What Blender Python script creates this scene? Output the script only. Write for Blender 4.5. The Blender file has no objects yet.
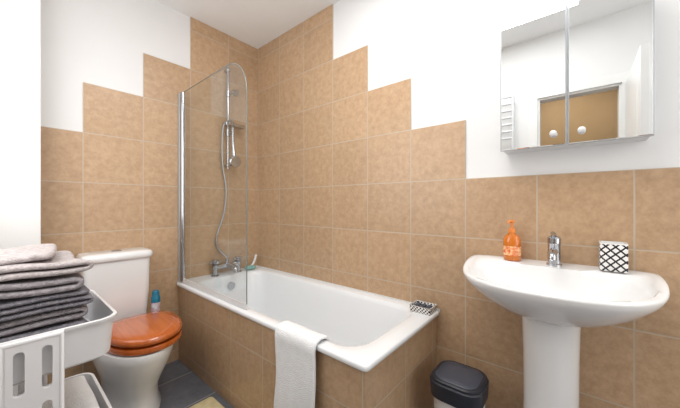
import bpy, bmesh, math, random
from mathutils import Vector, Matrix, noise
random.seed(4)
scene=bpy.context.scene
COL=scene.collection
scene.view_settings.view_transform='Standard'
scene.view_settings.exposure=0.0

# ---------------------------------------------------------------- helpers
def lin(c):
    return tuple(((v/255)/12.92 if v/255<=0.04045 else ((v/255+0.055)/1.055)**2.4) for v in c)+(1,)

def base_mat(name):
    m=bpy.data.materials.new(name); m.use_nodes=True
    nt=m.node_tree; b=nt.nodes['Principled BSDF']
    return m,nt,b

def mat(name,c,rough=0.5,metal=0.0,c2=None,scale=8.0,bump=0.0,bscale=60.0,coat=0.0,detail=4.0,trans=0.0):
    m,nt,b=base_mat(name)
    tc=nt.nodes.new('ShaderNodeTexCoord')
    n=nt.nodes.new('ShaderNodeTexNoise'); n.inputs['Scale'].default_value=scale; n.inputs['Detail'].default_value=detail
    nt.links.new(tc.outputs['Object'],n.inputs['Vector'])
    r=nt.nodes.new('ShaderNodeValToRGB')
    r.color_ramp.elements[0].position=0.35; r.color_ramp.elements[1].position=0.65
    r.color_ramp.elements[0].color=lin(c)
    r.color_ramp.elements[1].color=lin(c2 if c2 else tuple(min(255,v*1.02) for v in c))
    nt.links.new(n.outputs['Fac'],r.inputs['Fac']); nt.links.new(r.outputs['Color'],b.inputs['Base Color'])
    b.inputs['Roughness'].default_value=rough; b.inputs['Metallic'].default_value=metal
    b.inputs['Coat Weight'].default_value=coat; b.inputs['Transmission Weight'].default_value=trans
    if bump>0:
        n2=nt.nodes.new('ShaderNodeTexNoise'); n2.inputs['Scale'].default_value=bscale
        nt.links.new(tc.outputs['Object'],n2.inputs['Vector'])
        bp=nt.nodes.new('ShaderNodeBump'); bp.inputs['Strength'].default_value=bump; bp.inputs['Distance'].default_value=0.004
        nt.links.new(n2.outputs['Fac'],bp.inputs['Height']); nt.links.new(bp.outputs['Normal'],b.inputs['Normal'])
    return m

def tile_mat(name,ax,bx,u0,pu,v0,pv,ca,cb,grout,rough=0.33,gw=0.0048,nscale=28):
    m,nt,b=base_mat(name); N=nt.nodes; L=nt.links
    tc=N.new('ShaderNodeTexCoord'); sp=N.new('ShaderNodeSeparateXYZ'); L.new(tc.outputs['Object'],sp.inputs[0])
    def math_(op,a,bb=None):
        x=N.new('ShaderNodeMath'); x.operation=op
        for i,v in enumerate((a,bb)):
            if v is None: continue
            if isinstance(v,(int,float)): x.inputs[i].default_value=v
            else: L.new(v,x.inputs[i])
        return x.outputs[0]
    edges=[];cells=[]
    for a,o,p in ((ax,u0,pu),(bx,v0,pv)):
        q=math_('DIVIDE',math_('SUBTRACT',sp.outputs[a],o),p)
        f=math_('FRACT',q); cells.append(math_('FLOOR',q))
        e=math_('MULTIPLY',math_('MINIMUM',f,math_('SUBTRACT',1.0,f)),p); edges.append(e)
    e=math_('MINIMUM',edges[0],edges[1])
    mr=N.new('ShaderNodeMapRange'); L.new(e,mr.inputs['Value'])
    mr.inputs['From Min'].default_value=gw*0.4; mr.inputs['From Max'].default_value=gw*0.4+0.0018
    cv=N.new('ShaderNodeCombineXYZ'); L.new(cells[0],cv.inputs[0]); L.new(cells[1],cv.inputs[1])
    wn=N.new('ShaderNodeTexWhiteNoise'); L.new(cv.outputs[0],wn.inputs['Vector'])
    off=N.new('ShaderNodeVectorMath'); off.operation='MULTIPLY_ADD'
    L.new(wn.outputs['Color'],off.inputs[0]); off.inputs[1].default_value=(7,7,7); L.new(tc.outputs['Object'],off.inputs[2])
    n=N.new('ShaderNodeTexNoise'); n.inputs['Scale'].default_value=nscale; n.inputs['Detail'].default_value=8; n.inputs['Roughness'].default_value=0.78
    L.new(off.outputs[0],n.inputs['Vector'])
    r=N.new('ShaderNodeValToRGB'); r.color_ramp.elements[0].position=0.32; r.color_ramp.elements[1].position=0.68
    r.color_ramp.elements[0].color=lin(ca); r.color_ramp.elements[1].color=lin(cb)
    L.new(n.outputs['Fac'],r.inputs['Fac'])
    hv=N.new('ShaderNodeHueSaturation'); L.new(r.outputs['Color'],hv.inputs['Color'])
    L.new(math_('ADD',math_('MULTIPLY',wn.outputs['Value'],0.10),0.95),hv.inputs['Value'])
    mx=N.new('ShaderNodeMix'); mx.data_type='RGBA'; L.new(mr.outputs['Result'],mx.inputs['Factor'])
    mx.inputs['A'].default_value=lin(grout); L.new(hv.outputs['Color'],mx.inputs['B'])
    L.new(mx.outputs['Result'],b.inputs['Base Color'])
    b.inputs['Roughness'].default_value=rough
    bp=N.new('ShaderNodeBump'); bp.inputs['Strength'].default_value=0.2; bp.inputs['Distance'].default_value=0.003
    hs=math_('ADD',mr.outputs['Result'],math_('MULTIPLY',n.outputs['Fac'],0.2))
    L.new(hs,bp.inputs['Height']); L.new(bp.outputs['Normal'],b.inputs['Normal'])
    return m

def lattice_mat(name,p=0.036,width=.11,line=(235,232,228),bg=(40,38,42)):
    m,nt,b=base_mat(name); N=nt.nodes; L=nt.links
    tc=N.new('ShaderNodeTexCoord'); sp=N.new('ShaderNodeSeparateXYZ'); L.new(tc.outputs['Object'],sp.inputs[0])
    def M(op,a,bb=None):
        x=N.new('ShaderNodeMath'); x.operation=op
        for i,v in enumerate((a,bb)):
            if v is None: continue
            if isinstance(v,(int,float)): x.inputs[i].default_value=v
            else: L.new(v,x.inputs[i])
        return x.outputs[0]
    u=M('ADD',sp.outputs[0],sp.outputs[1]); z=sp.outputs[2]
    outs=[]
    for q in (M('ADD',u,z),M('SUBTRACT',u,z)):
        f=M('FRACT',M('DIVIDE',q,p)); outs.append(M('ABSOLUTE',M('SUBTRACT',f,0.5)))
    k=M('LESS_THAN',M('MINIMUM',outs[0],outs[1]),width)
    mx=N.new('ShaderNodeMix'); mx.data_type='RGBA'; L.new(k,mx.inputs['Factor'])
    mx.inputs['A'].default_value=lin(bg); mx.inputs['B'].default_value=lin(line)
    L.new(mx.outputs['Result'],b.inputs['Base Color']); b.inputs['Roughness'].default_value=0.25
    return m

def wood_mat(name):
    m,nt,b=base_mat(name); N=nt.nodes; L=nt.links
    tc=N.new('ShaderNodeTexCoord'); mp=N.new('ShaderNodeMapping'); L.new(tc.outputs['Object'],mp.inputs[0])
    mp.inputs['Scale'].default_value=(26,1.8,4)
    n=N.new('ShaderNodeTexNoise'); n.inputs['Scale'].default_value=2.0; n.inputs['Detail'].default_value=4; n.inputs['Distortion'].default_value=0.15
    L.new(mp.outputs[0],n.inputs['Vector'])
    r=N.new('ShaderNodeValToRGB'); r.color_ramp.elements[0].position=0.3; r.color_ramp.elements[1].position=0.7
    r.color_ramp.elements[0].color=lin((184,88,28)); r.color_ramp.elements[1].color=lin((206,108,42))
    L.new(n.outputs['Fac'],r.inputs['Fac']); L.new(r.outputs['Color'],b.inputs['Base Color'])
    b.inputs['Roughness'].default_value=0.16; b.inputs['Coat Weight'].default_value=0.8
    return m

def glass_mat(name):
    m=bpy.data.materials.new(name); m.use_nodes=True; nt=m.node_tree; N=nt.nodes; L=nt.links
    N.remove(N['Principled BSDF']); out=N['Material Output']
    t=N.new('ShaderNodeBsdfTransparent'); t.inputs[0].default_value=(0.925,0.945,0.95,1)
    g=N.new('ShaderNodeBsdfGlossy'); g.inputs['Roughness'].default_value=0.02; g.inputs['Color'].default_value=(1,1,1,1)
    lw=N.new('ShaderNodeLayerWeight'); pw=N.new('ShaderNodeMath'); pw.operation='POWER'; pw.inputs[1].default_value=4
    L.new(lw.outputs['Facing'],pw.inputs[0])
    mr=N.new('ShaderNodeMath'); mr.operation='MULTIPLY_ADD'; mr.inputs[1].default_value=.35; mr.inputs[2].default_value=.03; L.new(pw.outputs[0],mr.inputs[0])
    mx=N.new('ShaderNodeMixShader'); L.new(mr.outputs[0],mx.inputs[0]); L.new(t.outputs[0],mx.inputs[1]); L.new(g.outputs[0],mx.inputs[2])
    L.new(mx.outputs[0],out.inputs['Surface'])
    return m

TAN_A=(174,142,110); TAN_B=(202,170,137); GROUT=(192,176,156)
M_tx=tile_mat('tile_tan_side',1,2,0.440,0.3012,1.279,0.300,TAN_A,TAN_B,GROUT)
M_ty=tile_mat('tile_tan_far',0,2,0.315,0.307,1.279,0.300,TAN_A,TAN_B,GROUT)
M_tf=tile_mat('tile_tan_bath_front',1,2,0.600,0.307,0.379,0.300,TAN_A,TAN_B,GROUT)
M_te=tile_mat('tile_tan_bath_end',0,2,1.158,0.307,0.379,0.300,TAN_A,TAN_B,GROUT)
M_floor=tile_mat('tile_slate_floor',0,1,0.20,0.33,0.05,0.33,(94,97,106),(122,125,134),(168,168,170),rough=0.45,gw=0.006,nscale=9)
M_wall=mat('paint_white',(233,233,233),0.75,c2=(236,236,236),scale=2,bump=0.03,bscale=180)
M_ceil=mat('paint_ceiling',(236,236,236),0.8,scale=2)
M_hall=mat('hall_paint_tan',(184,152,112),0.8,c2=(192,160,122),scale=3)
M_gloss=mat('paint_gloss_white',(236,236,235),0.35,scale=3)
M_alu=mat('frame_aluminium',(186,190,194),0.3,0.5,scale=3)
M_cab=mat('cabinet_white',(218,220,223),0.35,scale=3)
M_cer=mat('ceramic_white',(238,238,238),0.16,c2=(241,241,241),scale=2,coat=0.15)
M_acr=mat('acrylic_white',(238,240,242),0.15,c2=(241,243,245),scale=2,coat=0.2)
M_chr=mat('chrome',(190,193,198),0.12,1.0,scale=3)
M_hose=mat('chrome_hose',(165,168,173),0.3,1.0,scale=3)
M_edge=mat('glass_edge',(120,128,126),0.2,scale=3)
M_blk=mat('plastic_blue_black',(32,35,44),0.42,c2=(40,43,52))
M_gry=mat('plastic_grey',(66,70,82),0.4)
M_silver=mat('plastic_offwhite',(222,222,222),0.3)
M_tray=mat('enamel_white',(238,238,240),0.3,scale=4)
M_mir=mat('mirror_silver',(240,243,244),0.01,1.0,scale=1)
M_glass=glass_mat('clear_glass')
M_wood=wood_mat('mahogany')
M_lat=lattice_mat('lattice_black_white',.0265,.14,(36,34,40),(242,240,238))
M_lat2=lattice_mat('lattice_fine_black_white',.018,.17)
M_tw=mat('terry_white',(244,245,246),0.95,c2=(250,251,252),scale=30,bump=1.0,bscale=230)
M_tg=[mat('terry_taupe_grey',(178,169,168),0.95,c2=(206,197,196),scale=70,bump=1.3,bscale=200),
      mat('terry_mid_grey',(146,140,144),0.95,c2=(174,168,172),scale=70,bump=1.3,bscale=200),
      mat('terry_dark_grey',(112,110,117),0.95,c2=(140,137,144),scale=70,bump=1.3,bscale=200)]
M_mat=mat('cotton_beige',(214,198,152),0.95,c2=(228,214,172),scale=30,bump=0.9,bscale=180)
M_soap=mat('soap_amber',(248,140,34),0.08,c2=(252,152,50),scale=20,coat=0.6,trans=.45)
M_lbl=mat('label_orange',(222,84,20),0.4,c2=(250,214,160),scale=90)
M_pump=mat('pump_orange',(232,140,66),0.25)
M_teal=mat('can_pink_white',(206,140,160),0.25,c2=(214,226,230),scale=36)
M_cap=mat('can_teal',(24,112,140),0.3)
M_seal=mat('silicone_white',(225,225,222),0.4)
M_sponge=mat('sponge_green',(120,168,160),0.8,c2=(150,190,180),scale=40,bump=0.8)

def finish(bm,name,mats,parent=None,bevel=0,bseg=3,sub=0,label=None,angle=35,solid=0,recalc=True):
    if recalc: bmesh.ops.recalc_face_normals(bm,faces=bm.faces)
    for f in bm.faces: f.smooth=True
    for e in bm.edges:
        if len(e.link_faces)==2 and e.calc_face_angle(0)>math.radians(angle): e.smooth=False
    me=bpy.data.meshes.new(name); bm.to_mesh(me); bm.free()
    for m in (mats if isinstance(mats,list) else [mats]): me.materials.append(m)
    o=bpy.data.objects.new(name,me); COL.objects.link(o)
    if solid:
        s=o.modifiers.new('solid','SOLIDIFY'); s.thickness=solid; s.offset=0
    if bevel:
        b=o.modifiers.new('bevel','BEVEL'); b.width=bevel; b.segments=bseg; b.limit_method='ANGLE'; b.angle_limit=math.radians(40); b.harden_normals=True
    if sub:
        s=o.modifiers.new('sub','SUBSURF'); s.levels=sub; s.render_levels=sub
    if parent: attach(o,parent)
    if label: o['label']=label
    return o

def world_loc(o):
    v=Vector((0,0,0)); p=o
    while p is not None and p.type=='EMPTY':
        v=v+p.location; p=p.parent
    return v
def attach(o,parent):
    o.parent=parent
    if parent.type=='EMPTY': o.matrix_parent_inverse=Matrix.Translation(-world_loc(parent))
    else: o.matrix_parent_inverse=Matrix.Identity(4)

def thing(name,loc,label,cat,group=None):
    e=bpy.data.objects.new(name,None); e.location=loc; e.empty_display_size=0.05; COL.objects.link(e)
    e['label']=label; e['category']=cat
    if group: e['group']=group
    return e
def tag(o,label,cat,group=None):
    o['label']=label; o['category']=cat
    if group: o['group']=group
    return o
def structure(o):
    o['kind']='structure'; return o

def box(bm,lo,hi,mi=0):
    x0,y0,z0=lo; x1,y1,z1=hi
    v=[bm.verts.new(p) for p in ((x0,y0,z0),(x1,y0,z0),(x1,y1,z0),(x0,y1,z0),(x0,y0,z1),(x1,y0,z1),(x1,y1,z1),(x0,y1,z1))]
    for f in ((0,3,2,1),(4,5,6,7),(0,1,5,4),(1,2,6,5),(2,3,7,6),(3,0,4,7)):
        fc=bm.faces.new([v[i] for i in f]); fc.material_index=mi
def loft(bm,loops,cap0=True,cap1=True,mi=0,closed=True):
    vs=[[bm.verts.new(p) for p in l] for l in loops]
    n=len(loops[0])
    for a,b in zip(vs[:-1],vs[1:]):
        for i in range(n if closed else n-1):
            j=(i+1)%n
            f=bm.faces.new((a[i],a[j],b[j],b[i])); f.material_index=mi
    if cap0: bm.faces.new(list(reversed(vs[0]))).material_index=mi
    if cap1: bm.faces.new(vs[-1]).material_index=mi
    return vs
def rrect(x0,x1,y0,y1,r,z,seg=6):
    pts=[]
    for cx,cy,a0 in ((x1-r,y1-r,0),(x0+r,y1-r,90),(x0+r,y0+r,180),(x1-r,y0+r,270)):
        for i in range(seg+1):
            a=math.radians(a0+90*i/seg); pts.append((cx+r*math.cos(a),cy+r*math.sin(a),z))
    return pts
def circ(c,r,z,n=24):
    return [(c[0]+r*math.cos(2*math.pi*i/n),c[1]+r*math.sin(2*math.pi*i/n),z) for i in range(n)]
def revolve(bm,c,prof,n=28,mi=0,cap0=True,cap1=True):
    loft(bm,[circ(c,r,z,n) for r,z in prof],cap0,cap1,mi)
def tube(bm,pts,r,n=10,mi=0,caps=True):
    pts=[Vector(p) for p in pts]; rs=r if isinstance(r,list) else [r]*len(pts)
    t0=(pts[1]-pts[0]).normalized()
    up=Vector((0,0,1)) if abs(t0.z)<0.9 else Vector((1,0,0))
    nrm=t0.cross(up).normalized(); loops=[]
    for i,p in enumerate(pts):
        if i==0: t=(pts[1]-p).normalized()
        elif i==len(pts)-1: t=(p-pts[i-1]).normalized()
        else: t=((pts[i+1]-p).normalized()+(p-pts[i-1]).normalized()).normalized()
        nrm=(nrm-t*nrm.dot(t)).normalized(); bn=t.cross(nrm)
        loops.append([p+(nrm*math.cos(2*math.pi*k/n)+bn*math.sin(2*math.pi*k/n))*rs[i] for k in range(n)])
    loft(bm,loops,caps,caps,mi)
def smooth_path(pts,k=6):
    P=[Vector(p) for p in pts]; P=[P[0]*2-P[1]]+P+[P[-1]*2-P[-2]]; out=[]
    for i in range(1,len(P)-2):
        for j in range(k):
            t=j/k; a,b,c,d=P[i-1:i+3]
            out.append(0.5*((2*b)+(c-a)*t+(2*a-5*b+4*c-d)*t*t+(3*b-3*c+d-a)*t**3))
    out.append(P[-2]); return out
def sphere(bm,c,r,sc=(1,1,1),u=20,v=12):
    m=Matrix.Translation(c)@Matrix.Diagonal((r*sc[0],r*sc[1],r*sc[2],1))
    bmesh.ops.create_uvsphere(bm,u_segments=u,v_segments=v,radius=1,matrix=m)

WR=1.53; WF=2.275; WL=-0.14; CEIL=2.58; BACK=-1.35; HALL=-1.45
# ---------------------------------------------------------------- room
bm=bmesh.new(); box(bm,(HALL-.1,BACK-.1,-.1),(WR+.1,WF+.1,0)); structure(finish(bm,'floor',M_floor))
bm=bmesh.new(); box(bm,(HALL-.1,BACK-.1,CEIL),(WR+.1,WF+.1,CEIL+.1)); structure(finish(bm,'ceiling',M_ceil))
# right wall with stepped tiling
bm=bmesh.new(); box(bm,(WR,BACK-.1,0),(WR+.1,WF+.1,CEIL),0)
p=0.3012; Y=lambda k:0.440+p*k
def extr(bm,outline,axis,a,b,mi):
    l0=[(a,u,z) if axis==0 else (u,a,z) for u,z in outline]; l1=[(b,u,z) if axis==0 else (u,b,z) for u,z in outline]
    loft(bm,[l0,l1],True,True,mi)
o1=[(BACK,0),(WF,0),(WF,CEIL),(Y(3),CEIL),(Y(3),2.179),(Y(2),2.179),(Y(2),1.879),(Y(1),1.879),(Y(1),1.579),(Y(0),1.579),(Y(0),1.279),(BACK,1.279)]
extr(bm,o1,0,WR-.008,WR,1)
structure(finish(bm,'wall_right',[M_wall,M_tx]))
bm=bmesh.new(); box(bm,(HALL-.1,WF,0),(WR,WF+.1,CEIL),0)
q=.307; X=lambda k:.315+q*k
o2=[(WL,0),(WR-.008,0),(WR-.008,CEIL),(X(2),CEIL),(X(2),2.179),(X(1),2.179),(X(1),1.879),(X(0),1.879),(X(0),1.579),(WL,1.579)]
extr(bm,o2,1,WF-.008,WF,1)
structure(finish(bm,'wall_far',[M_wall,M_ty]))
DY0,DY1,DZ=-.25,.265,2.05
bm=bmesh.new(); box(bm,(WL-.1,DY1,0),(WL,WF,CEIL)); box(bm,(WL-.1,BACK,0),(WL,DY0,CEIL)); box(bm,(WL-.1,DY0,DZ),(WL,DY1,CEIL))
structure(finish(bm,'wall_left',M_wall))
bm=bmesh.new(); box(bm,(HALL-.1,BACK-.1,0),(WR,BACK,CEIL)); structure(finish(bm,'wall_rear',M_wall))
bm=bmesh.new(); box(bm,(HALL-.1,BACK,0),(HALL,WF,CEIL)); structure(finish(bm,'wall_hall',M_hall))
bm=bmesh.new(); box(bm,(WL,2.12,0),(.132,WF-.008,CEIL)); structure(finish(bm,'wall_boxing',M_gloss,bevel=.003))
# architrave
bm=bmesh.new()
for lo,hi in (((WL,DY1,0),(WL+.018,DY1+.065,DZ+.07)),((WL,DY0-.065,0),(WL+.018,DY0,DZ+.07)),((WL,DY0,DZ),(WL+.018,DY1,DZ+.07)),
              ((WL-.1,DY1-.015,0),(WL,DY1,DZ)),((WL-.1,DY0,0),(WL,DY0+.015,DZ)),((WL-.1,DY0+.015,DZ-.015),(WL,DY1-.015,DZ))):
    box(bm,lo,hi)
structure(finish(bm,'trim_1',M_gloss))
bm=bmesh.new(); box(bm,(WL+.02,-.305,.01),(.52,-.268,2.04))
for z0,z1 in ((.15,.95),(1.05,1.90)):
    box(bm,(-.02,-.269,z0),(.41,-.264,z1))
d=structure(finish(bm,'door_1',M_gloss,bevel=.002))
bm=bmesh.new(); tube(bm,[(.47,-.268,1.0),(.47,-.22,1.0),(.39,-.215,1.0)],.009); 
finish(bm,'door_handle',M_chr,parent=d)

# ---------------------------------------------------------------- bathtub
RZ=.575
bt=thing('bathtub',(1.18,1.42,0),'long white bathtub with tan tiled side panels','bathtub')
bm=bmesh.new()
x0,x1,y0,y1=.825,WR-.010,.570,WF-.010
L=[rrect(x0+.03,x1-.03,y0+.03,y1-.03,.03,RZ-.023),
   rrect(x0+.004,x1,y0+.004,y1,.02,RZ-.024),rrect(x0,x1,y0,y1,.022,RZ-.020),rrect(x0,x1,y0,y1,.022,RZ-.005),
   rrect(x0+.004,x1-.002,y0+.004,y1-.002,.022,RZ),
   rrect(x0+.055,x1-.05,y0+.085,y1-.10,.12,RZ),
   rrect(x0+.063,x1-.058,y0+.096,y1-.111,.12,RZ-.005),
   rrect(x0+.070,x1-.065,y0+.110,y1-.122,.12,RZ-.03),
   rrect(x0+.080,x1-.075,y0+.155,y1-.14,.12,RZ-.15),
   rrect(x0+.095,x1-.090,y0+.215,y1-.155,.12,RZ-.28),
   rrect(x0+.120,x1-.115,y0+.265,y1-.175,.11,RZ-.36),
   rrect(x0+.155,x1-.15,y0+.320,y1-.21,.09,RZ-.39),
   rrect(x0+.22,x1-.22,y0+.45,y1-.30,.06,RZ-.395)]
loft(bm,L,False,True); finish(bm,'tub_shell',M_acr,parent=bt,angle=50)
bm=bmesh.new(); box(bm,(.844,.588,0),(.856,WF-.010,RZ-.0235)); finish(bm,'front_panel',M_tf,parent=bt,label='tan ceramic tiled front panel')
bm=bmesh.new(); box(bm,(.856,.588,0),(WR-.010,.600,RZ-.0235)); finish(bm,'end_panel',M_te,parent=bt,label='tan ceramic tiled end panel')
bm=bmesh.new(); box(bm,(x0+.01,WF-.010,RZ-.01),(WR-.01,WF-.0082,RZ+.008)); box(bm,(WR-.010,y0,RZ-.01),(WR-.0082,WF-.01,RZ+.008))
finish(bm,'seal_strip',M_seal,parent=bt)
bm=bmesh.new(); revolve(bm,(1.175,1.86),[(.034,RZ-.396),(.034,RZ-.39),(.026,RZ-.387),(.012,RZ-.389)]); finish(bm,'drain',M_chr,parent=bt)
bm=bmesh.new(); tube(bm,[(1.18,2.128,.50),(1.18,2.112,.497)],.03,20); finish(bm,'overflow',M_chr,parent=bt)
# bath mixer
tp=bpy.data.objects.new('mixer_tap',None); tp.location=(0,0,0); COL.objects.link(tp); tp.parent=bt; tp.matrix_parent_inverse=Matrix.Translation(-Vector(bt.location)); tp['label']='chrome deck mounted bath mixer tap'
def att2(o): o.parent=tp
ty=2.215; mx_=1.195; TA,TB=mx_-.10,mx_+.10
bm=bmesh.new()
for xx in (TA,TB):
    revolve(bm,(xx,ty),[(.030,RZ),(.030,RZ+.006),(.018,RZ+.012),(.018,RZ+.06),(.024,RZ+.068),(.024,RZ+.09),(.016,RZ+.094)],20)
tube(bm,[(TA,ty,RZ+.07),(TB,ty,RZ+.07)],.021,16)
tube(bm,smooth_path([(mx_,ty,RZ+.07),(mx_,ty-.07,RZ+.08),(mx_,ty-.13,RZ+.065),(mx_,ty-.14,RZ+.035)]),.017,14)
tube(bm,[(mx_,ty,RZ+.07),(mx_,ty,RZ+.125)],.014,12)
att2(finish(bm,'tap_body',M_chr))
for xx in (TA,TB):
    bm=bmesh.new()
    revolve(bm,(xx,ty),[(.016,RZ+.094),(.028,RZ+.1),(.030,RZ+.122),(.020,RZ+.132)],20)
    c=Vector((xx,ty,RZ+.113))
    tube(bm,[c+Vector((-.042,0,0)),c+Vector((.042,0,0))],.010); tube(bm,[c+Vector((0,-.042,0)),c+Vector((0,.042,0))],.010)
    att2(finish(bm,'tap_handle',M_chr))

# ---------------------------------------------------------------- shower screen
sc=thing('shower_screen',(.852,2.26,RZ),'hinged frameless clear glass bath screen with rounded top corner','shower screen')
zb,zt=RZ+.012,1.965
bm=bmesh.new()
ol=[(2.225,zb+.02),(1.375,zb+.02)]
r=.20
for i in range(11):
    a=math.radians(90*i/10); ol.append((1.375+r-r*math.cos(a),zt-r+r*math.sin(a)))
ol.append((2.225,zt))
extr(bm,ol,0,.852,.858,0)
finish(bm,'glass_panel',M_glass,parent=sc)
bm=bmesh.new(); box(bm,(.838,2.236,zb),(.872,2.266,zt)); finish(bm,'wall_profile',M_alu,parent=sc,bevel=.003)
bm=bmesh.new(); tube(bm,[(.855,2.216,zb),(.855,2.216,zt)],.015,14); finish(bm,'hinge_post',M_chr,parent=sc)
bm=bmesh.new(); box(bm,(.849,1.375,zb-.008),(.861,2.20,zb+.021)); finish(bm,'bottom_seal',M_silver,parent=sc)
bm=bmesh.new(); e=[(.855,y,z) for y,z in ol[1:]]; tube(bm,e,.0028,6); finish(bm,'polished_edge',M_edge,parent=sc)

# ---------------------------------------------------------------- shower set
sr=thing('shower_rail',(1.21,2.267,1.46),'chrome slide rail with hand shower and flexible hose on tiled wall','shower')
bm=bmesh.new(); tube(bm,[(1.21,2.225,1.44),(1.21,2.225,2.29)],.010,14)
for z in (1.47,2.26):
    tube(bm,[(1.21,2.267,z),(1.21,2.225,z)],.014,14); sphere(bm,(1.21,2.225,z),.018)
finish(bm,'slide_bar',M_chr,parent=sr)
bm=bmesh.new(); tube(bm,[(1.21,2.225,1.71),(1.21,2.225,1.77)],.020,14)
tube(bm,[(1.21,2.225,1.74),(1.222,2.180,1.735)],.014,12)
finish(bm,'shower_holder',M_chr,parent=sr)
bm=bmesh.new()
loft(bm,[rrect(1.165,1.335,2.165,2.245,.03,1.792),rrect(1.158,1.342,2.158,2.250,.034,1.812),rrect(1.163,1.337,2.163,2.246,.031,1.812),rrect(1.17,1.33,2.17,2.24,.028,1.798)])
finish(bm,'soap_tray',M_chr,parent=sr)
bm=bmesh.new(); tube(bm,[(1.222,2.172,1.775),(1.223,2.170,1.69),(1.224,2.164,1.59),(1.224,2.157,1.54)],[.011,.013,.015,.018],14)
tube(bm,[(1.224,2.187,1.51),(1.224,2.162,1.50),(1.222,2.130,1.492),(1.222,2.124,1.491)],[.022,.044,.048,.042],24)
finish(bm,'hand_shower',M_chr,parent=sr)
bm=bmesh.new(); tube(bm,[(1.21,2.225,2.04),(1.21,2.225,2.08)],.018,14); tube(bm,[(1.21,2.225,2.06),(1.225,2.16,2.07),(1.228,2.13,2.05)],[.010,.018,.030],16)
finish(bm,'top_clip',M_chr,parent=sr)
bm=bmesh.new(); tube(bm,smooth_path([(1.222,2.172,1.775),(1.20,2.155,1.83),(1.155,2.20,1.77),(1.165,2.235,1.5),(1.200,2.240,1.28),(1.185,2.243,1.08),(1.125,2.243,.90),(1.120,2.243,.82),(1.15,2.235,.765),(1.195,2.215,.71)],8),.0075,8)
finish(bm,'hose',M_hose,parent=sr)

# bath brush on the far rim corner
br=thing('bath_brush',(1.41,2.19,RZ),'pale long-handled bath brush lying on bathtub rim','bath brush')
bm=bmesh.new(); tube(bm,smooth_path([(1.38,2.20,RZ+.022),(1.42,2.21,RZ+.03),(1.45,2.215,RZ+.06),(1.475,2.22,RZ+.12)]),.010,10); finish(bm,'brush_handle',M_silver,parent=br)
bm=bmesh.new(); sphere(bm,(1.40,2.195,RZ+.020),.045,(1.2,.8,.42)); finish(bm,'brush_head',M_sponge,parent=br)

# ---------------------------------------------------------------- soap dish on near rim
sd=thing('soap_dish',(1.460,.632,RZ),'black and white lattice soap dish with pebble grip on bathtub rim','soap dish')
bm=bmesh.new()
loft(bm,[rrect(1.413,1.508,.583,.695,.008,RZ+.001),rrect(1.410,1.511,.58,.698,.008,RZ+.034),rrect(1.416,1.505,.586,.692,.006,RZ+.034),rrect(1.420,1.501,.590,.688,.005,RZ+.020)],True,True)
finish(bm,'dish_body',M_lat2,parent=sd)
bm=bmesh.new()
for i in range(3):
    for j in range(3):
        sphere(bm,(1.438+.022*i,.610+.030*j,RZ+.025),.011,(.9,1.2,.7),12,8)
finish(bm,'pebble_grip',M_gry,parent=sd)

# ---------------------------------------------------------------- white towel over bath edge
def sheet(name,path,y0,y1,ny,mat_,thick,wave=.004,axis='y',sub=1,label=None,parent=None,seed=0,freq=9,skew=0.0):
    bm=bmesh.new(); rows=[]
    for i,(a,z) in enumerate(path):
        row=[]
        for j in range(ny+1):
            y=y0+(y1-y0)*j/ny
            nz=noise.noise(Vector((a*freq*.3+seed,y*freq,z*freq*.4)))
            dx=wave*nz+skew*(j/ny-.5); yy=y+wave*1.2*noise.noise(Vector((z*6+seed,a*6,j*.1)))
            row.append(bm.verts.new((a+dx,yy,z+wave*.6*noise.noise(Vector((a*8,y*8,seed+3))))))
        rows.append(row)
    for i in range(len(rows)-1):
        for j in range(ny): bm.faces.new((rows[i][j],rows[i][j+1],rows[i+1][j+1],rows[i+1][j]))
    return finish(bm,name,mat_,solid=thick,sub=sub,label=label,angle=180)
path=[(.922,.42),(.918,.45),(.910,.50),(.903,.55),(.897,.577),(.88,.589),(.85,.592),(.828,.588),(.814,.575),(.810,.55)]
z=.52
while z>.08: path.append((.810-.004*math.sin(z*9),z)); z-=.03
o=sheet('hand_towel',path,.810,1.068,16,M_tw,.014,wave=.008)
tag(o,'white terry hand towel draped over the bathtub edge','towel')

# ---------------------------------------------------------------- toilet
CX=.485
tl=thing('toilet',(CX,1.9,0),'white close-coupled toilet with varnished wooden seat and lid','toilet')
def egg(cx,yb,yf,hw,z,n=40,eb=3.2,ef=2.1,split=.42):
    yc=yb-(yb-yf)*split; pts=[]
    for i in range(n):
        a=2*math.pi*i/n; c,s=math.cos(a),math.sin(a); e=eb if s>0 else ef
        x=hw*math.copysign(abs(c)**(2/e),c); yy=(yb-yc if s>0 else yc-yf)*math.copysign(abs(s)**(2/e),s)
        pts.append((cx+x,yc+yy,z))
    return pts
bm=bmesh.new()
loft(bm,[egg(CX,2.19,1.745,.130,0),egg(CX,2.19,1.742,.133,.02),egg(CX,2.19,1.760,.120,.06),egg(CX,2.19,1.760,.120,.14),
  egg(CX,2.20,1.710,.142,.22),egg(CX,2.22,1.655,.168,.30),egg(CX,2.24,1.627,.181,.355),egg(CX,2.255,1.618,.184,.385),egg(CX,2.255,1.622,.181,.402),
  egg(CX,2.01,1.66,.14,.402),egg(CX,2.00,1.67,.13,.39),egg(CX,1.97,1.72,.10,.28),egg(CX,1.95,1.80,.05,.2)],True,True)
finish(bm,'pan',M_cer,parent=tl,angle=60)
ci=bpy.data.objects.new('cistern',None); COL.objects.link(ci); ci.parent=tl; ci.matrix_parent_inverse=Matrix.Translation(-Vector(tl.location))
cx0,cx1=.292,.615
bm=bmesh.new()
loft(bm,[rrect(cx0+.03,cx1-.03,2.11,2.262,.03,.404),rrect(cx0+.015,cx1-.015,2.10,2.264,.035,.43),rrect(cx0+.004,cx1-.004,2.085,2.264,.035,.60),rrect(cx0,cx1,2.08,2.264,.035,.815)])
ob=finish(bm,'tank',M_cer); ob.parent=ci
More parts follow.
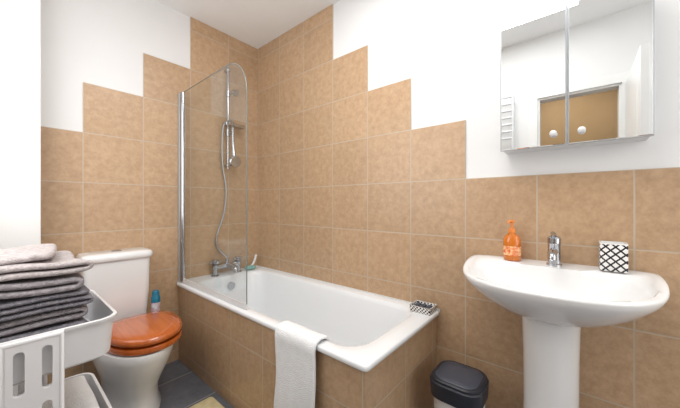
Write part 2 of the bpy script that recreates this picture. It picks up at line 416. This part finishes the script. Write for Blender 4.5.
bm=bmesh.new()
loft(bm,[rrect(cx0-.006,cx1+.006,2.07,2.265,.035,.817),rrect(cx0-.012,cx1+.012,2.064,2.266,.038,.825),rrect(cx0-.012,cx1+.012,2.064,2.266,.038,.845),rrect(cx0-.004,cx1+.004,2.072,2.264,.035,.858),rrect(cx0+.03,cx1-.03,2.10,2.25,.03,.862)])
ob=finish(bm,'tank_lid',M_cer,angle=50); ob.parent=ci
bm=bmesh.new(); revolve(bm,((cx0+cx1)/2,2.16),[(.026,.861),(.026,.866),(.02,.869)],20); ob=finish(bm,'flush_button',M_chr); ob.parent=ci
bm=bmesh.new()
SX=CX+.028
a=[egg(SX,2.045,1.620,.175,.410),egg(SX,2.048,1.616,.179,.424),egg(SX,2.045,1.620,.175,.437),egg(SX,1.98,1.69,.12,.437),egg(SX,1.98,1.69,.12,.410)]
loft(bm,a+[a[0]],False,False); bmesh.ops.remove_doubles(bm,verts=bm.verts,dist=1e-5)
finish(bm,'seat',M_wood,parent=tl,angle=60)
bm=bmesh.new()
loft(bm,[egg(SX,2.045,1.625,.170,.446),egg(SX,2.052,1.615,.179,.456),egg(SX,2.050,1.618,.177,.472),egg(SX,2.037,1.634,.165,.483),egg(SX,2.00,1.68,.130,.490),egg(SX,1.95,1.74,.08,.493)])
finish(bm,'seat_lid',M_wood,parent=tl,angle=60)
for dx in (-.08,.08):
    bm=bmesh.new(); tube(bm,[(SX+dx-.018,2.058,.434),(SX+dx+.018,2.058,.434)],.012,12); tube(bm,[(SX+dx,2.058,.402),(SX+dx,2.058,.434)],.009,12)
    finish(bm,'hinge',M_chr,parent=tl)

# spray can on pan ledge
c=(.645,2.10)
sp=thing('spray_can',(c[0],c[1],.403),'teal and pink aerosol can standing behind toilet seat','spray can')
bm=bmesh.new(); revolve(bm,c,[(.023,.403),(.025,.407),(.025,.515)],24); finish(bm,'can_body',M_teal,parent=sp)
bm=bmesh.new(); revolve(bm,c,[(.0255,.515),(.0255,.548),(.0200,.556),(.0200,.583),(.014,.590)],20); finish(bm,'can_cap',M_cap,parent=sp)

# ---------------------------------------------------------------- trolley
tx0,tx1,ty0,ty1=-.112,.250,1.160,1.62
tr=thing('trolley',((tx0+tx1)/2,1.39,0),'white three-tier utility trolley with slotted end frames holding towels','trolley')
def tray(z,h=.12):
    bm=bmesh.new()
    r=.05
    loft(bm,[rrect(tx0+.03,tx1-.03,ty0+.03,ty1-.03,r-.01,z-h),rrect(tx0+.012,tx1-.012,ty0+.012,ty1-.012,r,z-h+.012),rrect(tx0+.004,tx1-.004,ty0+.004,ty1-.004,r,z-.012),
      rrect(tx0-.003,tx1+.003,ty0-.003,ty1+.003,r+.004,z-.010),rrect(tx0-.004,tx1+.004,ty0-.004,ty1+.004,r+.004,z-.002),rrect(tx0-.002,tx1+.002,ty0-.002,ty1+.002,r+.003,z),
      rrect(tx0+.005,tx1-.005,ty0+.005,ty1-.005,r,z-.001),rrect(tx0+.015,tx1-.015,ty0+.015,ty1-.015,r,z-h+.020),rrect(tx0+.035,tx1-.035,ty0+.035,ty1-.035,r-.01,z-h+.008)])
    return finish(bm,'tray',M_tray,parent=tr,angle=50)
tray(.785,.135); tray(.43); tray(.205)
def plate(bm,xa,xb,za,zc,slots,ya,yb,ins):
    zs=[za]+[0.5*(slots[i][1]+slots[i+1][0]) for i in range(len(slots)-1)]+[zc]
    for (s0,s1),(c0,c1) in zip(slots,zip(zs[:-1],zs[1:])):
        out=[(x,z) for x,z,_ in rrect(xa,xb,c0,c1,.0008,0,4)]
        inn=[(x,z) for x,z,_ in rrect(xa+ins,xb-ins,s0,s1,(xb-xa-2*ins)*.48,0,4)]
        L=[[(x,ya,z) for x,z in out],[(x,yb,z) for x,z in out],[(x,yb,z) for x,z in inn],[(x,ya,z) for x,z in inn]]
        loft(bm,L+[L[0]],False,False)
    bmesh.ops.remove_doubles(bm,verts=bm.verts,dist=1e-5)
for yy,s in ((ty0-.014,-1),(ty1+.014,1)):
    bm=bmesh.new()
    plate(bm,.004,.057,.09,.778,[(.11,.38),(.42,.60),(.635,.755)],yy-.007,yy+.007,.016)
    plate(bm,.057,.110,.09,.778,[(.11,.38),(.42,.60),(.635,.755)],yy-.007,yy+.007,.016)
    tube(bm,[(.002,yy,.075),(.002,yy,.778),(.112,yy,.778),(.112,yy,.075)],.0095,12)
    for z in (.72,.38,.15):
        for xx in (.004,.110): tube(bm,[(xx,yy,z),(xx,yy-s*.02,z)],.006,8)
    finish(bm,'slotted_end',M_tray,parent=tr,angle=50)
    bm=bmesh.new(); tube(bm,[(-.06,yy,.075),(.18,yy,.075)],.012,12); finish(bm,'foot_rail',M_tray,parent=tr)
    for xx in (-.04,.16):
        bm=bmesh.new(); tube(bm,[(xx-.011,yy,.027),(xx+.011,yy,.027)],.027,20); tube(bm,[(xx,yy,.05),(xx,yy,.08)],.008,8)
        finish(bm,'caster',M_gry,parent=tr)

def folded(name,x0,x1,y0,y1,z0,n,pitch,thick,m,seed,wave=.010,jit=.012,skew=0.0):
    path=[]
    k=8
    for l in range(n):
        z=z0+pitch*(l+.5)
        if l%2==0: xr=x1+random.uniform(-jit,jit*.6)
        if l%2==1 or l==0: xl=x0+random.uniform(-jit,jit)
        xs=[xl+(xr-xl)*i/k for i in range(k+1)]
        if l%2: xs=xs[::-1]
        for x in xs: path.append((x,z))
        if l<n-1:
            ex=xs[-1]; d=1 if l%2==0 else -1
            path.append((ex+d*pitch*.45,z+pitch*.2)); path.append((ex+d*pitch*.5,z+pitch*.5)); path.append((ex+d*pitch*.45,z+pitch*.8))
    return sheet(name,path,y0,y1,14,m,thick,wave=wave,seed=seed,freq=7,skew=skew)
z=.672
random.seed(11)
specs=[(3,.017,2,.180,1.205,1.56,'dark grey',.00),(3,.017,2,.176,1.205,1.56,'dark grey',-.010),(2,.021,1,.172,1.215,1.56,'mid grey',.014),
       (3,.017,2,.180,1.205,1.56,'dark grey',-.012),(2,.023,1,.168,1.21,1.55,'mid grey',.018),(2,.022,0,.164,1.21,1.54,'pale taupe grey',-.02),(1,.026,0,.130,1.24,1.50,'pale taupe grey',.03)]
for i,(n,pt,mi,xx,ya,yb,cn,sk) in enumerate(specs):
    o=folded('folded_towel',-.068+.004*(i%3),xx,ya,yb,z,n,pt,pt*.80,M_tg[mi],i*3.1,wave=.010 if i<4 else .018,skew=sk)
    z+=n*pt+.003
    tag(o,cn+' terry towel folded in the trolley top tray','towel','folded grey towels on the trolley')
for i,(zz) in enumerate((.332,.396)):
    o=folded('folded_towel',-.06,.195+.012*i,1.21,1.56,zz,4,.015,.012,M_tw,20+i*3,wave=.005,jit=.004)
    tag(o,'white terry towel folded in the trolley middle tray','towel','folded white towels on the trolley')

# ---------------------------------------------------------------- basin
BZ=.902; BY=.085; XB=WR-.009; FZ=.876
bs=thing('washbasin',(1.36,BY,0),'white ceramic pedestal washbasin with chrome tap on tiled wall','washbasin')
def dloop(proj,hw,z,n=96,ef=2.45,eb=7,xb=XB,frac=.22,rise=0.0):
    xc=xb-proj*frac; pts=[]
    for i in range(n):
        a=2*math.pi*i/n; c,s=math.cos(a),math.sin(a); e=eb if c>0 else ef
        dx=(xb-xc if c>0 else proj-(xb-xc))*math.copysign(abs(c)**(2/e),c)
        dy=hw*math.copysign(abs(s)**(2/e),s)
        t=max(0,min(1,(xc+dx-(XB-.32))/.24)); t=t*t*(3-2*t)
        pts.append((xc+dx,BY+dy,z+rise*t))
    return pts
R=BZ-FZ
bm=bmesh.new()
loft(bm,[dloop(.20,.085,FZ-.166),dloop(.26,.125,FZ-.156),dloop(.335,.190,FZ-.124),dloop(.395,.245,FZ-.086),dloop(.432,.280,FZ-.052,rise=.3*R),dloop(.450,.297,FZ-.032,rise=.7*R),dloop(.464,.307,FZ-.010,rise=R),dloop(.463,.306,FZ-.003,rise=R),dloop(.458,.302,FZ,rise=R),
  dloop(.440,.286,FZ,xb=XB-.008,ef=2.4,eb=6,rise=R),
  dloop(.334,.262,FZ-.004,xb=XB-.106,ef=2.2,eb=3.2,frac=.42,rise=.95*R),dloop(.326,.254,FZ-.016,xb=XB-.110,ef=2.2,eb=3.2,frac=.42,rise=.6*R),
  dloop(.30,.23,FZ-.062,xb=XB-.120,ef=2.1,eb=2.8,frac=.42),dloop(.22,.16,FZ-.100,xb=XB-.150,ef=2,eb=2.2,frac=.42),dloop(.07,.04,FZ-.114,xb=XB-.21,ef=2,eb=2,frac=.45)],True,True)
finish(bm,'bowl',M_cer,parent=bs,angle=75)
bm=bmesh.new()
def ploop(x0,x1,hw,z,n=32):
    xc=x1-(x1-x0)*.45; pts=[]
    for i in range(n):
        a=2*math.pi*i/n; c,s=math.cos(a),math.sin(a)
        e=4 if c>0 else 2.3
        dx=(x1-xc if c>0 else xc-x0)*math.copysign(abs(c)**(2/e),c); pts.append((xc+dx,BY+hw*math.copysign(abs(s)**(2/e),s),z))
    return pts
loft(bm,[ploop(1.285,1.50,.108,0),ploop(1.288,1.50,.106,.02),ploop(1.305,1.50,.094,.10),ploop(1.31,1.50,.089,.35),ploop(1.305,1.50,.090,.55),ploop(1.295,1.50,.094,.70),ploop(1.29,1.50,.096,.717)])
finish(bm,'pedestal',M_cer,parent=bs,angle=60)
bm=bmesh.new(); revolve(bm,(XB-.245,BY),[(.022,FZ-.116),(.022,FZ-.110),(.014,FZ-.109)],20); finish(bm,'drain',M_chr,parent=bs)
tp=bpy.data.objects.new('basin_tap',None); COL.objects.link(tp); tp.parent=bs; tp.matrix_parent_inverse=Matrix.Translation(-Vector(bs.location)); tp['label']='chrome single lever mixer tap'
tX=1.463; TY=BY-.010
bm=bmesh.new(); revolve(bm,(tX,TY),[(.027,BZ-.008),(.027,BZ+.002),(.023,BZ+.006),(.0215,BZ+.080),(.0235,BZ+.086)],24)
tube(bm,smooth_path([(tX-.005,TY,BZ+.052),(tX-.06,TY,BZ+.060),(tX-.105,TY,BZ+.050),(tX-.112,TY,BZ+.034)]),.014,14)
att2(finish(bm,'tap_body',M_chr))
bm=bmesh.new(); revolve(bm,(tX,TY),[(.023,BZ+.088),(.0235,BZ+.108),(.017,BZ+.116)],24)
tube(bm,[(tX,TY,BZ+.106),(tX-.03,TY,BZ+.122),(tX-.07,TY,BZ+.132)],[.012,.011,.009],10); att2(finish(bm,'tap_lever',M_chr))

# soap dispenser
sx,sy=1.462,.225
so=thing('soap_dispenser',(sx,sy,BZ),'clear orange liquid soap pump bottle on washbasin edge','soap dispenser')
bm=bmesh.new()
def el(a,b,z): return [(sx+a*math.cos(t*math.pi/14),sy+b*math.sin(t*math.pi/14),z) for t in range(28)]
loft(bm,[el(.022,.030,BZ-.001),el(.025,.034,BZ+.006),el(.025,.034,BZ+.088),el(.022,.028,BZ+.106),el(.014,.015,BZ+.117),el(.012,.012,BZ+.124)]); finish(bm,'bottle',M_soap,parent=so,angle=60)
bm=bmesh.new(); loft(bm,[el(.0256,.0346,BZ+.022),el(.0256,.0346,BZ+.062)],False,False); finish(bm,'bottle_label',M_lbl,parent=so)
bm=bmesh.new(); revolve(bm,(sx,sy),[(.014,BZ+.122),(.014,BZ+.136),(.006,BZ+.139),(.005,BZ+.164),(.011,BZ+.166),(.011,BZ+.176)],18)
tube(bm,[(sx,sy,BZ+.171),(sx-.03,sy+.006,BZ+.172),(sx-.042,sy+.008,BZ+.164)],[.006,.005,.004],10); finish(bm,'pump',M_pump,parent=so)

# lattice tumbler
kx,ky=1.468,-.100; hw=.038
tb=thing('tumbler',(kx,ky,BZ),'square white tumbler with black lattice pattern on washbasin edge','tumbler')
bm=bmesh.new()
def sq(h,z,r=.006): return rrect(kx-h,kx+h,ky-h,ky+h,r,z,3)
loft(bm,[sq(hw-.002,BZ+.001),sq(hw,BZ+.004),sq(hw,BZ+.100)],True,False)
finish(bm,'tumbler_wall',M_lat,parent=tb)
bm=bmesh.new(); loft(bm,[sq(hw,BZ+.100),sq(hw,BZ+.105),sq(hw-.006,BZ+.105),sq(hw-.007,BZ+.012)],False,True)
finish(bm,'tumbler_rim',M_cer,parent=tb)

# ---------------------------------------------------------------- mirror cabinet
mc=thing('mirror_cabinet',(1.475,.032,1.385),'white wall cabinet with two mirrored doors and small knobs','cabinet')
cy0,cy1,cz0,cz1=-.198,.262,1.381,1.925
bm=bmesh.new(); box(bm,(1.428,cy0+.004,cz0+.003),(WR,cy1-.004,cz1-.003)); finish(bm,'cabinet_body',M_cab,parent=mc,bevel=.002)
for a,b in ((cy0,.0310),(.0325,cy1)):
    bm=bmesh.new(); box(bm,(1.412,a,cz0),(1.426,b,cz1)); dr=finish(bm,'cabinet_door',M_alu,parent=mc,bevel=.001)
    bm=bmesh.new(); e=.003
    loft(bm,[[(1.4118,a+e,cz0+e),(1.4118,b-e,cz0+e),(1.4118,b-e,cz1-e),(1.4118,a+e,cz1-e)],[(1.409,a+e+.002,cz0+e+.002),(1.409,b-e-.002,cz0+e+.002),(1.409,b-e-.002,cz1-e-.002),(1.409,a+e+.002,cz1-e-.002)]])
    mo=finish(bm,'mirror_panel',M_mir,angle=5); mo.parent=dr
    ky_=(b-.042) if a<0 else (a+.042)
    bm=bmesh.new(); tube(bm,[(1.410,ky_,1.428),(1.400,ky_,1.428)],.005,10); sphere(bm,(1.394,ky_,1.428),.012,(.7,1,1)); ko=finish(bm,'door_knob',M_silver); ko.parent=dr

# ---------------------------------------------------------------- towel radiator (seen in mirror)
rd=thing('towel_radiator',(-.1,.67,1.1),'white ladder towel radiator fixed to plain wall','radiator')
ra,rb=.440,.86
for yy in (ra,rb):
    bm=bmesh.new()
    tube(bm,[(-.08,yy,.95),(-.08,yy,2.14)],.013,12)
    for zz in (1.0,2.05): tube(bm,[(WL+.001,yy,zz),(-.08,yy,zz)],.008,8)
    finish(bm,'radiator_upright',M_cab,parent=rd)
for k in range(19):
    zz=1.0+k*.061
    if k in (5,11): continue
    bm=bmesh.new(); tube(bm,[(-.075,ra,zz),(-.075,rb,zz)],.009,10)
    finish(bm,'rung',M_cab,parent=rd)

# ---------------------------------------------------------------- bin
bx,by=1.275,.395
bn=thing('swing_bin',(bx,by,0),'small white bin with blue-black swing lid beside the bath end','bin')
def br_(h,r,z,dx=0): return rrect(bx-h+dx,bx+h-dx,by-h,by+h,r,z,8)
bm=bmesh.new(); loft(bm,[br_(.082,.055,0),br_(.086,.058,.01),br_(.096,.065,.33),br_(.096,.065,.35)]); finish(bm,'bin_body',M_silver,parent=bn)
bm=bmesh.new(); loft(bm,[br_(.097,.060,.330),br_(.104,.062,.333),br_(.107,.064,.395),br_(.103,.062,.400)]); finish(bm,'bin_collar',M_blk,parent=bn)
bm=bmesh.new(); loft(bm,[br_(.102,.061,.401),br_(.101,.060,.408),br_(.094,.056,.412),br_(.088,.052,.411)]); finish(bm,'swing_lid',M_blk,parent=bn,angle=30)
bm=bmesh.new(); loft(bm,[br_(.086,.050,.4112),br_(.084,.048,.4135),br_(.05,.03,.4145)]); finish(bm,'lid_flap',M_gry,parent=bn,angle=60)

# ---------------------------------------------------------------- mat
bm=bmesh.new()
loft(bm,[rrect(.42,.80,.98,1.66,.02,.001),rrect(.415,.805,.975,1.665,.025,.008),rrect(.42,.80,.98,1.66,.02,.016)])
tag(finish(bm,'bath_mat',M_mat),'pale yellow cotton bath mat on slate floor beside bathtub','bath mat')

# ---------------------------------------------------------------- lights
def area(name,loc,rot,sx_,sy_,power,col=(1,1,1)):
    l=bpy.data.lights.new(name,'AREA'); l.shape='RECTANGLE'; l.size=sx_; l.size_y=sy_; l.energy=power; l.color=col
    o=bpy.data.objects.new(name,l); o.location=loc; o.rotation_euler=rot; COL.objects.link(o); return o
area('ceiling_light',(.65,.55,2.56),(0,0,0),.9,1.1,20,(1,.99,.97))
area('rear_fill',(.7,BACK+.03,1.5),(math.radians(90),0,0),1.2,1.7,13,(1,.995,.98))  # added fill from behind the camera; the rear wall has no window
area('side_fill',(WL+.02,1.45,1.6),(math.radians(90),0,math.radians(-90)),1.1,1.2,10,(.99,.995,1))  # added fill to lift the bath front panel; no window in this wall
area('hall_light',(-.85,.1,2.54),(0,0,0),.5,.5,10,(1,.96,.88))
w=bpy.data.worlds.new('world'); scene.world=w; w.use_nodes=True
w.node_tree.nodes['Background'].inputs[0].default_value=(1,1,1,1); w.node_tree.nodes['Background'].inputs[1].default_value=.6

cam=bpy.data.cameras.new('camera'); cam.lens=36*284/680; cam.sensor_width=36; cam.clip_start=.01
co=bpy.data.objects.new('camera',cam); co.location=(0,0,1.15); co.rotation_euler=(math.radians(90),0,math.radians(-50.05)); COL.objects.link(co)
scene.camera=co
